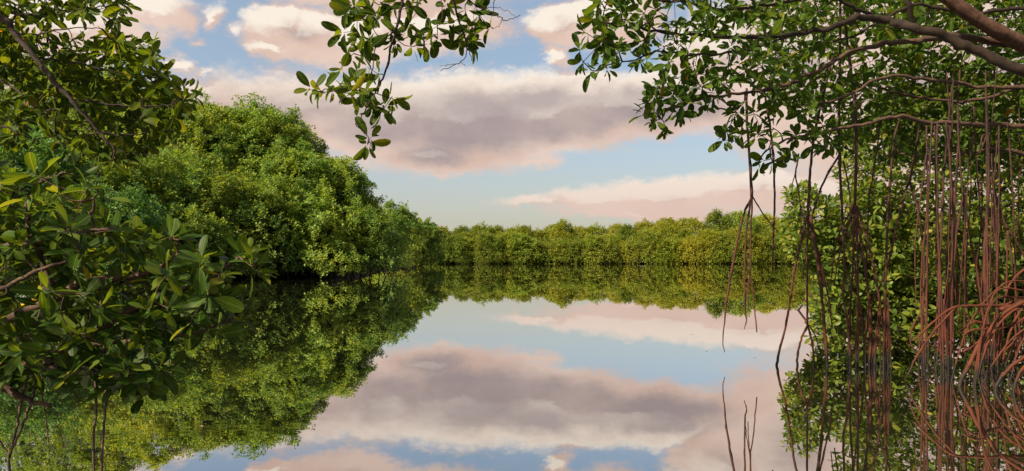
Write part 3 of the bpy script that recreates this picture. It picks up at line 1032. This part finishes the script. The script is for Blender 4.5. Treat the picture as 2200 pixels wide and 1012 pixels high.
aerial([([(1812, 345), (1826, 420), (1832, 520), (1840, 600), (1854, 700), (1858, eW)], [6, 6, 7])], 6.9)
aerial([([(1935, 250), (1921, 300), (1912, 400), (1906, 500), (1903, 600), (1900, 680), (1898, eW)], [8, 9, 9])], 6.5)
aerial([([(1975, 265), (1966, 330), (1953, 392)], [8, 9]), ([(1953, 390), (1930, 470), (1910, 560), (1893, 610), (1872, 665), (1868, eW)], [8, 8, 7]), ([(1954, 390), (1972, 450), (1984, 540), (1985, 600), (1982, 700), (1981, eW)], [8, 8, 8])], 6.7)
aerial([([(1893, 250), (1880, 350), (1868, 420), (1864, 500), (1862, 600), (1869, 700), (1874, eW)], [5, 6, 7])], 6.8)
aerial([([(2014, 265), (2012, 330), (2014, 430), (2017, 560), (2019, 700), (2026, eW)], [8, 9, 9])], 6.4)
aerial([([(2032, 262), (2040, 330), (2046, 430), (2048, 520), (2044, 640), (2042, eW)], [8, 10, 11])], 6.3)
aerial([([(2062, 150), (2058, 260), (2064, 360), (2070, 420)], [7, 8]), ([(2070, 418), (2056, 500), (2048, 580), (2030, 690), (2025, eW)], [7, 7]), ([(2071, 418), (2082, 500), (2098, 580), (2112, 680), (2118, 780)], [8, 8]), ([(2070, 418), (2074, 540), (2072, 680), (2076, eW)], [7, 7])], 6.5)
aerial([([(2118, 200), (2122, 300), (2124, 400), (2118, 500), (2115, 580), (2122, 650), (2124, eW)], [10, 12, 12, 10])], 6.1)
aerial([([(2128, 380), (2145, 440), (2165, 494)], [8, 9]), ([(2164, 492), (2163, 600), (2155, 690), (2150, 780)], [6, 6]), ([(2165, 492), (2176, 580), (2188, 680), (2195, 760)], [7, 7]), ([(2166, 492), (2196, 540), (2225, 610)], [6, 5])], 6.2)
aerial([([(2126, 300), (2112, 290), (2104, 330), (2120, 290)], [6, 5])], 6.3)
aerial([([(2092, 230), (2098, 350), (2108, 470), (2130, 560), (2145, 640)], [5, 6, 4])], 6.7)
# more thin roots standing close together
for i in range(26):
    x0 = rng.uniform(1985, 2190)
    dd = rng.uniform(6.0, 7.4)
    yt = rng.choice([150, 262, 270, 300, 330])
    x1 = x0 + rng.normal(0, 20)
    xm = (x0 + x1) / 2 + rng.normal(0, 9)
    yb = end_water(dd) if rng.random() < 0.7 else rng.uniform(520, 720)
    w0 = rng.uniform(4.5, 7.5)
    segs = [([(x0, yt), ((x0 + xm) / 2 + rng.normal(0, 4), yt + (yb - yt) * 0.3), (xm, yt + (yb - yt) * 0.6), (x1, yb)], [w0 * 0.85, w0, w0 if yb > 760 else 3])]
    if rng.random() < 0.45:
        f = rng.uniform(0.45, 0.7)
        yf = yt + (yb - yt) * f
        xf = np.interp(f, [0, 0.3, 0.6, 1], [x0, (x0 + xm) / 2, xm, x1])
        segs.append(([(xf, yf), (xf + rng.normal(0, 14), (yf + yb) / 2), (xf + rng.normal(0, 34), end_water(dd) if rng.random() < 0.6 else yb - 40)], [w0 * 0.8, w0 * 0.7]))
    aerial(segs, dd)
# stout bundles where the roots reach the bottom
for (bx, dd, cnt) in ((1842, 6.5, 4), (1868, 6.55, 5), (1890, 6.5, 4), (1908, 6.5, 5), (1985, 6.7, 3), (2026, 6.4, 4)):
    segs = []
    for i in range(cnt):
        dx = rng.uniform(-11, 11)
        segs.append(([(bx + dx * 0.15, rng.uniform(640, 690)), (bx + dx, 740), (bx + dx * 1.25 + rng.normal(0, 4), end_water(dd))], [4, 6, 7]))
    aerial(segs, dd)

# ------------------------------------------------------------------ mangrove with arching red prop roots at the right edge
rng = np.random.default_rng(401)
pb_ = np.array((5.15, 5.9, 0.0))
prop = thing('stilt_root_mangrove', pb_, 'mangrove standing on arching red-orange prop roots at the right edge', 'tree')
trunk_c = part_limb('trunk', [np.array((5.1, 5.9, 0.55)), np.array((5.25, 5.95, 1.3)), np.array((5.7, 6.1, 2.4)), np.array((6.0, 6.2, 4.2))], [0.12, 0.10, 0.09, 0.07], MAT['bark_trunk'], prop, pb_, rng, sides=12)


def prop_root(segs, d):
    aerial(segs, d, prop, pb_, 'root_red', 0.002, 'prop_root', 0.1)


prop_root([([(2400, 655, 5.9), (2260, 660), (2190, 658), (2120, 656), (2052, 660), (2010, 688), (1962, 732)], [15, 14, 12, 11, 9, 7]), ([(2052, 661), (2012, 705), (1972, 762), (1946, 814)], [8, 8, 6])], 5.75)
prop_root([([(2330, 600, 6.0), (2240, 630), (2165, 668), (2118, 718), (2085, 778), (2062, 826), (2058, end_water(5.55))], [16, 15, 15, 15, 15, 13]), ([(2120, 714), (2104, 760), (2096, 800), (2094, end_water(5.55))], [12, 12])], 5.55)
prop_root([([(2340, 560, 6.0), (2250, 600), (2200, 645), (2150, 665)], [15, 15, 14])], 5.7)
prop_root([([(2120, 708), (2092, 708), (2068, 720)], [9, 7])], 5.6)
prop_root([([(2115, 716), (2095, 742), (2068, 756)], [9, 8])], 5.7)
prop_root([([(2360, 700, 5.6), (2260, 735), (2200, 768), (2160, 800), (2140, 832), (2137, end_water(5.35))], [15, 14, 13, 13])], 5.35)
prop_root([([(2360, 740, 5.5), (2260, 752), (2205, 785), (2182, 820), (2174, end_water(5.25))], [14, 13, 12])], 5.25)
prop_root([([(2260, 560), (2200, 580), (2168, 615), (2160, 640)], [10, 9])], 6.0)
prop_root([([(2260, 640), (2190, 690), (2140, 705), (2100, 690), (2080, 700), (2058, 716)], [10, 9, 8])], 5.9)
for i in range(25):
    dd = rng.uniform(5.35, 6.6)
    xh, yh = rng.uniform(2130, 2420), rng.uniform(590, 700)
    xe = xh - abs(rng.normal(45, 35)) if xh < 2300 else rng.uniform(2080, 2330)
    w0 = rng.uniform(5, 10)
    k = rng.uniform(0.25, 0.6)
    prop_root([([(xh + 60, yh + rng.uniform(-30, 10)), (xh, yh), (xh + (xe - xh) * 0.6, yh + 0.35 * (end_water(dd) - yh)), (xe, end_water(dd))], [w0, w0, w0 * 0.9])], dd)
# its own leaves above and behind the roots, mostly beyond the frame
tips = fill([(2230, -40), (2290, 520), (2700, 560), (2750, -40)], 140, 5.6, 6.9, rng, 0.09)
tw = MB()
ax = grow_twigs(tw, trunk_c, tips, rng, 0.007)
o = tw.build('twigs', MAT['bark_brown'], prop, pb_)
o['kind'] = 'stuff'
lv = rosettes(tips, nrm(ax + np.array((0, 0, 0.5))), rng, (5, 8), 0.12)
put_leaves(prop, pb_, lv, MAT['leaf_thicket'], rng, 300, T_MID)

# ------------------------------------------------------------------ branch hanging into the top of the picture
rng = np.random.default_rng(501)
hb = P(865, -330, 4.0)
hang = thing('hanging_branch', hb, 'leafy branch with bare twigs hanging alone into the top centre of the sky', 'branch')
hp = [
    ([(900, -330), (885, -150), (868, -20), (862, 15), (850, 70), (838, 108), (832, 145), (815, 182), (798, 210), (783, 240), (764, 266)], [0.028, 0.022, 0.016, 0.013, 0.011, 0.008, 0.006]),
    ([(764, 266), (778, 282), (792, 298), (796, 316)], [0.005, 0.004]),
    ([(880, -120), (820, -40), (800, 10), (790, 60), (800, 95)], [0.012, 0.008, 0.005]),
    ([(848, 70), (815, 85), (806, 100), (803, 140), (790, 165), (765, 182), (720, 195), (690, 200)], [0.008, 0.006, 0.004]),
    ([(890, -150), (960, -60), (974, 0), (984, 40), (998, 80), (1006, 108)], [0.018, 0.014, 0.011, 0.008]),
    ([(1006, 106), (998, 125), (975, 140), (946, 153)], [0.006, 0.003]), ([(1006, 108), (1012, 122), (1016, 132)], [0.005, 0.003]), ([(985, 138), (965, 138), (945, 144)], [0.003, 0.002]), ([(990, 134), (1000, 141)], [0.003, 0.002]),
    ([(995, -10), (1020, 10), (1055, 28), (1075, 38), (1090, 44), (1118, 32)], [0.008, 0.006, 0.003]), ([(1040, 20), (1060, 15), (1085, 22), (1108, 36)], [0.004, 0.002]), ([(1062, -30), (1062, 0), (1058, 30)], [0.005, 0.003]), ([(1078, 40), (1072, 55), (1060, 62)], [0.003, 0.002]),
    ([(862, 20), (890, 15), (910, -10), (930, -60)], [0.004, 0.006]), ([(760, 115), (745, 128), (729, 134)], [0.004, 0.003]), ([(775, 180), (735, 208), (728, 226)], [0.003, 0.002]),
    ([(935, -60), (950, 30), (940, 50), (952, 35)], [0.006, 0.003]),
]
anch = [part_limb('branch', [P(a, b, 4.0 + 0.12 * math.sin(a * 0.05) + (0.0 if b > -50 else 0.2)) for a, b in pts], [0.5 * q for q in r], MAT['bark_dark'], hang, hb, rng, 5, 7, 0.003, 0.3) for pts, r in hp]
hand = [(745, 25), (765, 45), (738, 70), (790, 15), (815, 35), (758, 92), (778, 120), (800, 30), (845, 20), (880, 48), (838, 66), (850, 92), (790, 145), (735, 152), (722, 172), (668, 192), (690, 198), (768, 160), (770, 182), (775, 215), (800, 228), (828, 228), (845, 212), (826, 240),
        (796, 295), (790, 312), (905, 72), (892, 100), (930, 62), (940, 82), (918, 95), (1000, 28), (975, 45), (1012, 55), (1032, 35), (1048, 55), (958, 12), (995, 82), (1010, 90), (770, 75), (800, 60), (820, 10), (880, 5), (760, 8), (785, 190), (755, 200), (1025, 10), (780, 95), (812, 160), (720, 195), (1008, 70), (870, 70)]
tips = np.array([P(a, b, 4.0 + rng.normal(0, 0.16)) for a, b in hand])
up = fill([(720, -10), (1060, -10), (1150, -300), (700, -300)], 60, 3.7, 4.5, rng, 0.08)
tips = np.vstack((tips, up))
tw = MB()
ax = grow_twigs(tw, np.concatenate(anch), tips, rng, 0.0034, sag=0.02)
o = tw.build('twigs', MAT['bark_dark'], hang, hb)
o['kind'] = 'stuff'
ax = nrm(ax + np.array((0, 0, -0.35)) + rng.normal(0, 0.2, ax.shape))
lv = rosettes(tips, ax, rng, (5, 7), 0.120, (35, 100), 0.15, 0.35)
put_leaves(hang, hb, lv, MAT['leaf_bough'], rng, 300, T_HI[0])

# ------------------------------------------------------------------ tree whose bough crosses the upper left
rng = np.random.default_rng(601)
lb = np.array((-5.2, 4.6, 0.0))
bough = thing('leaning_mangrove', lb, 'tree whose dark diagonal bough crosses the upper left corner with dense leaves', 'tree')
part_limb('trunk', [np.array((-5.2, 4.6, -0.2)), np.array((-5.0, 4.5, 1.4)), np.array((-4.5, 4.4, 2.5)), P(-160, -80, 4.4)], [0.13, 0.11, 0.085, 0.06], MAT['bark_dark'], bough, lb, rng, sides=12)
lp = [
    ([(-160, -80, 4.4), (-70, -20, 4.25), (0, 32, 4.12), (30, 70, 4.1), (75, 125, 4.08), (118, 176, 4.05), (150, 212, 4.05), (185, 250, 4.05), (215, 285, 4.05), (248, 322, 4.05)], [0.05, 0.036, 0.030, 0.026, 0.022, 0.017, 0.011]),
    ([(248, 320, 4.15), (232, 345, 4.15), (210, 380, 4.15), (204, 415, 4.15)], [0.008, 0.006]),
    ([(120, 178, 4.25), (90, 205, 4.1), (68, 240, 4.0)], [0.01, 0.006]), ([(120, 178, 4.25), (122, 215, 4.3), (118, 260, 4.3)], [0.009, 0.005]),
    ([(-100, -10, 4.6), (0, 22, 4.6), (60, 32, 4.5), (120, 30, 4.5), (190, 18, 4.4), (240, 10, 4.4)], [0.02, 0.013, 0.008, 0.005]),
    ([(75, 125, 4.3), (140, 130, 4.4), (220, 150, 4.4), (300, 160, 4.4), (345, 168, 4.4)], [0.011, 0.008, 0.004]),
    ([(150, 212, 4.25), (220, 222, 4.2), (290, 228, 4.2), (360, 225, 4.2), (400, 205, 4.2)], [0.011, 0.008, 0.004]),
    ([(30, 70, 4.3), (90, 72, 4.2), (150, 60, 4.1), (220, 62, 4.1)], [0.01, 0.007, 0.004]),
    ([(215, 285, 4.2), (270, 290, 4.2), (320, 285, 4.2)], [0.008, 0.005]), ([(-80, 120, 4.0), (0, 170, 4.0), (50, 205, 3.9)], [0.016, 0.008]), ([(-90, 260, 3.8), (0, 270, 3.8), (40, 285, 3.8)], [0.014, 0.007]),
    ([(248, 322, 4.15), (300, 330, 4.15), (340, 335, 4.15)], [0.006, 0.003]),
]
anch = [part_limb('branch', ppath(pts), [0.58 * q for q in r], MAT['bark_dark'], bough, lb, rng, 6, 8, 0.004, 0.2) for pts, r in lp]
poly = [(-60, -60), (262, -40), (262, 30), (235, 62), (255, 85), (325, 92), (332, 125), (345, 150), (385, 175), (412, 200), (395, 232), (372, 285), (325, 300), (300, 330), (255, 340), (200, 325), (140, 330), (120, 290), (70, 250), (40, 300), (-60, 330)]
tips = fill(poly, 380, 4.2, 5.3, rng, 0.07)
keep = []
for q in tips:                                            # the crown opens to the sky in places
    px, py = CX + q[0] / q[1] * F, HY - (q[2] - CAMH) / q[1] * F
    hole = ((px - 165) / 62) ** 2 + ((py - 55) / 26) ** 2 < 1 or ((px - 120) / 30) ** 2 + ((py - 42) / 18) ** 2 < 1
    keep.append(not hole or rng.random() < 0.12)
tips = tips[np.array(keep)]
hand = [(418, 205), (405, 190), (395, 215), (340, 155), (330, 95), (325, 118), (268, 8), (255, 35), (240, 60), (385, 235), (375, 250), (20, 110), (10, 145), (15, 250), (60, 300), (30, 290), (240, 350), (265, 345), (210, 330)]
tips = np.vstack((tips, [P(a, b, 4.2 + rng.normal(0, 0.12)) for a, b in hand]))
# crown beyond the frame, which shades the bush below
off = fill([(-900, -500), (0, -60), (-40, 330), (-700, 420)], 300, 3.6, 5.6, rng, 0.1)
over_l = np.stack((rng.uniform(-5.6, -2.4, 300), rng.uniform(-1.2, 2.4, 300), rng.uniform(1.5, 3.6, 300)), -1)
over_l = over_l[np.abs(over_l[:, 0]) > np.abs(over_l[:, 1]) * 0.85 + 0.2]
allt = np.vstack((tips, off, over_l))
tw = MB()
ax = grow_twigs(tw, np.concatenate(anch), allt, rng, 0.0055, sag=0.02)
o = tw.build('twigs', MAT['bark_dark'], bough, lb)
o['kind'] = 'stuff'
ax = nrm(ax * 0.9 + np.array((0.1, 0, 0.2)) + rng.normal(0, 0.25, ax.shape))
lv = rosettes(allt, ax, rng, (5, 8), 0.108, (30, 95), 0.15, 0.3)
put_leaves(bough, lb, lv, MAT['leaf_bough'], rng, 300, T_MID)

# ------------------------------------------------------------------ bush with large leaves in the left foreground
rng = np.random.default_rng(701)
bb = np.array((-2.35, 2.95, 0.0))
bush = thing('mangrove_bush', bb, 'large-leaved mangrove bush in the left foreground, standing on thin stilt roots', 'bush')
bp = [
    ([(-220, 800, 3.1), (-60, 790, 3.1), (60, 785, 3.05), (150, 745, 3.0), (240, 690, 3.0), (330, 640, 2.95), (370, 625, 2.95), (420, 618, 2.95), (452, 600, 2.95), (490, 570, 2.95), (515, 552, 2.95)], [0.03, 0.024, 0.018, 0.014, 0.011, 0.008, 0.006]),
    ([(-160, 700, 3.0), (0, 690, 2.95), (120, 640, 2.9), (180, 605, 2.9), (250, 600, 2.9), (330, 580, 2.9), (385, 545, 2.9)], [0.026, 0.018, 0.011, 0.007]),
    ([(-160, 540, 2.9), (0, 530, 2.85), (60, 522, 2.85), (120, 505, 2.8), (180, 500, 2.8), (240, 490, 2.8)], [0.02, 0.012, 0.008, 0.005]),
    ([(120, 640, 2.9), (70, 500, 2.9), (60, 430, 2.9), (95, 390, 2.9), (140, 372, 2.9)], [0.012, 0.008, 0.005]),
    ([(150, 745, 3.0), (260, 735, 3.0), (350, 728, 2.95), (430, 712, 2.95), (480, 690, 2.95)], [0.012, 0.009, 0.006, 0.004]),
    ([(60, 785, 3.05), (180, 790, 3.0), (250, 800, 3.0), (300, 815, 2.95), (340, 830, 2.95)], [0.014, 0.009, 0.006]),
    ([(-160, 800, 2.9), (0, 832, 2.9), (60, 860, 2.9), (110, 872, 2.9)], [0.022, 0.014, 0.008]),
    ([(-100, 620, 2.7), (0, 620, 2.7), (80, 580, 2.7), (150, 560, 2.7)], [0.014, 0.009, 0.005]),
    ([(180, 500, 2.8), (200, 440, 2.85), (215, 400, 2.85)], [0.007, 0.004]),
    ([(385, 545, 2.9), (375, 520, 2.9), (372, 505, 2.9)], [0.004, 0.003]),
]
anch = [part_limb('branch', ppath(pts), r, MAT['bark_brown'], bush, bb, rng, 6, 8, 0.003, 0.2) for pts, r in bp]
poly = [(-60, 320), (30, 380), (90, 372), (150, 385), (215, 405), (225, 440), (240, 480), (300, 510), (345, 500), (400, 520), (440, 555), (480, 590), (470, 660), (490, 700), (440, 700), (390, 690), (350, 735), (340, 780), (330, 830), (250, 840), (180, 800), (110, 800), (60, 850), (-60, 850)]
tips = fill(poly, 310, 2.6, 3.6, rng, 0.052)
hand = [(385, 515), (365, 510), (430, 545), (540, 560), (560, 590), (520, 545), (490, 560), (548, 575), (500, 690), (515, 650), (480, 640), (520, 675), (440, 700), (470, 720), (345, 790), (330, 820), (360, 800), (310, 850), (385, 600), (420, 580), (450, 640), (130, 375), (165, 380), (90, 385), (45, 405), (225, 425), (235, 500), (250, 490), (290, 520),
        (60, 790), (20, 800), (150, 770), (220, 800), (260, 810), (280, 770), (100, 720), (20, 700), (30, 560), (10, 450)]
tips = np.vstack((tips, [P(a, b, 2.92 + rng.normal(0, 0.08)) for a, b in hand]))
off = fill([(-420, 330), (-40, 330), (-40, 860), (-420, 860)], 70, 2.6, 3.4, rng, 0.1)
allt = np.vstack((tips, off))
tw = MB()
ax = grow_twigs(tw, np.concatenate(anch), allt, rng, 0.0052, sag=0.02)
o = tw.build('twigs', MAT['bark_brown'], bush, bb)
o['kind'] = 'stuff'
ax = nrm(ax * 0.7 + np.array((0.1, 0, 0.5)) + rng.normal(0, 0.2, ax.shape))
lv = rosettes(allt, ax, rng, (5, 7), 0.105, (30, 100), 0.15, 0.25)
put_leaves(bush, bb, lv, MAT['leaf_bush'], rng, 300, T_HI[0])
for pts, w in ((((192, 640, 3.0), (200, 760, 3.0), (206, 840, 3.0), (203, 930, 3.0), (199, end_water(3.0))), 9), (((212, 600, 3.0), (220, 700, 3.0), (228, 830, 3.0), (222, 930, 3.0), (214, end_water(3.0))), 10),
               (((84, 700, 2.9), (90, 830, 2.9), (98, 890, 2.9), (104, 950, 2.9)), 5)):
    aerial([(pts, w)], 3.0, bush, bb, 'root_grey', 0.002, 'stilt_root', 0.15)
aerial([([(60, 820, 2.95), (48, 852, 2.95), (38, 910, 2.95), (22, 972, 2.95)], 9), ([(75, 835, 2.95), (66, 865, 2.95), (42, 930, 2.95), (22, 975, 2.95)], 9), ([(-40, 900, 2.95), (0, 950, 2.95), (20, 978, 2.95)], 7), ([(21, 972, 2.95), (20, 1000, 2.95), (18, end_water(2.95))], [10, 10])],
       2.95, bush, bb, 'root_grey', 0.002, 'stilt_root', 0.15)

# ------------------------------------------------------------------ dead leaves afloat
rng = np.random.default_rng(801)
me = leaf_cloud('floating_leaf', np.zeros((1, 3)), np.array([[0, 1.0, 0]]), np.array([[0, 0, 1.0]]), [1.0], T_HI[2], smooth=True)
me.materials.append(MAT['dead_leaf'])
spots = [(434, 922), (1522, 752), (1626, 766), (1487, 716), (1140, 590), (1160, 606), (1260, 600), (1300, 598), (1410, 640), (1500, 632), (1535, 631), (1460, 612), (1290, 625), (1055, 606), (1040, 594), (1100, 611), (1190, 620), (1370, 600), (1440, 590), (1590, 600), (1640, 615), (1680, 612), (980, 605), (1010, 630), (1240, 637), (1330, 618), (1420, 603)]
for i, (px, py) in enumerate(spots):
    q = W(px, py)
    o = bpy.data.objects.new('floating_leaf', me)
    scene.collection.objects.link(o)
    L = 0.04 if q[1] < 12 else rng.uniform(0.10, 0.18)
    o.scale = (L, L, L)
    o.location = (q[0], q[1], 0.012)
    o.rotation_euler = (0, 0, rng.uniform(0, 6.28))
    o['category'] = 'leaf'
    o['group'] = 'dead leaves afloat on the lagoon'
    near = {0: 'pale dead leaf afloat beside the ripple rings', 1: 'dead leaf afloat on reflected blue left of the hanging root tip', 2: 'dead leaf afloat between the hanging root tips and the standing roots', 3: 'dead leaf afloat on the reflected low peach cloud'}
    o['label'] = near.get(i, 'small pale leaf afloat on the reflected far trees')
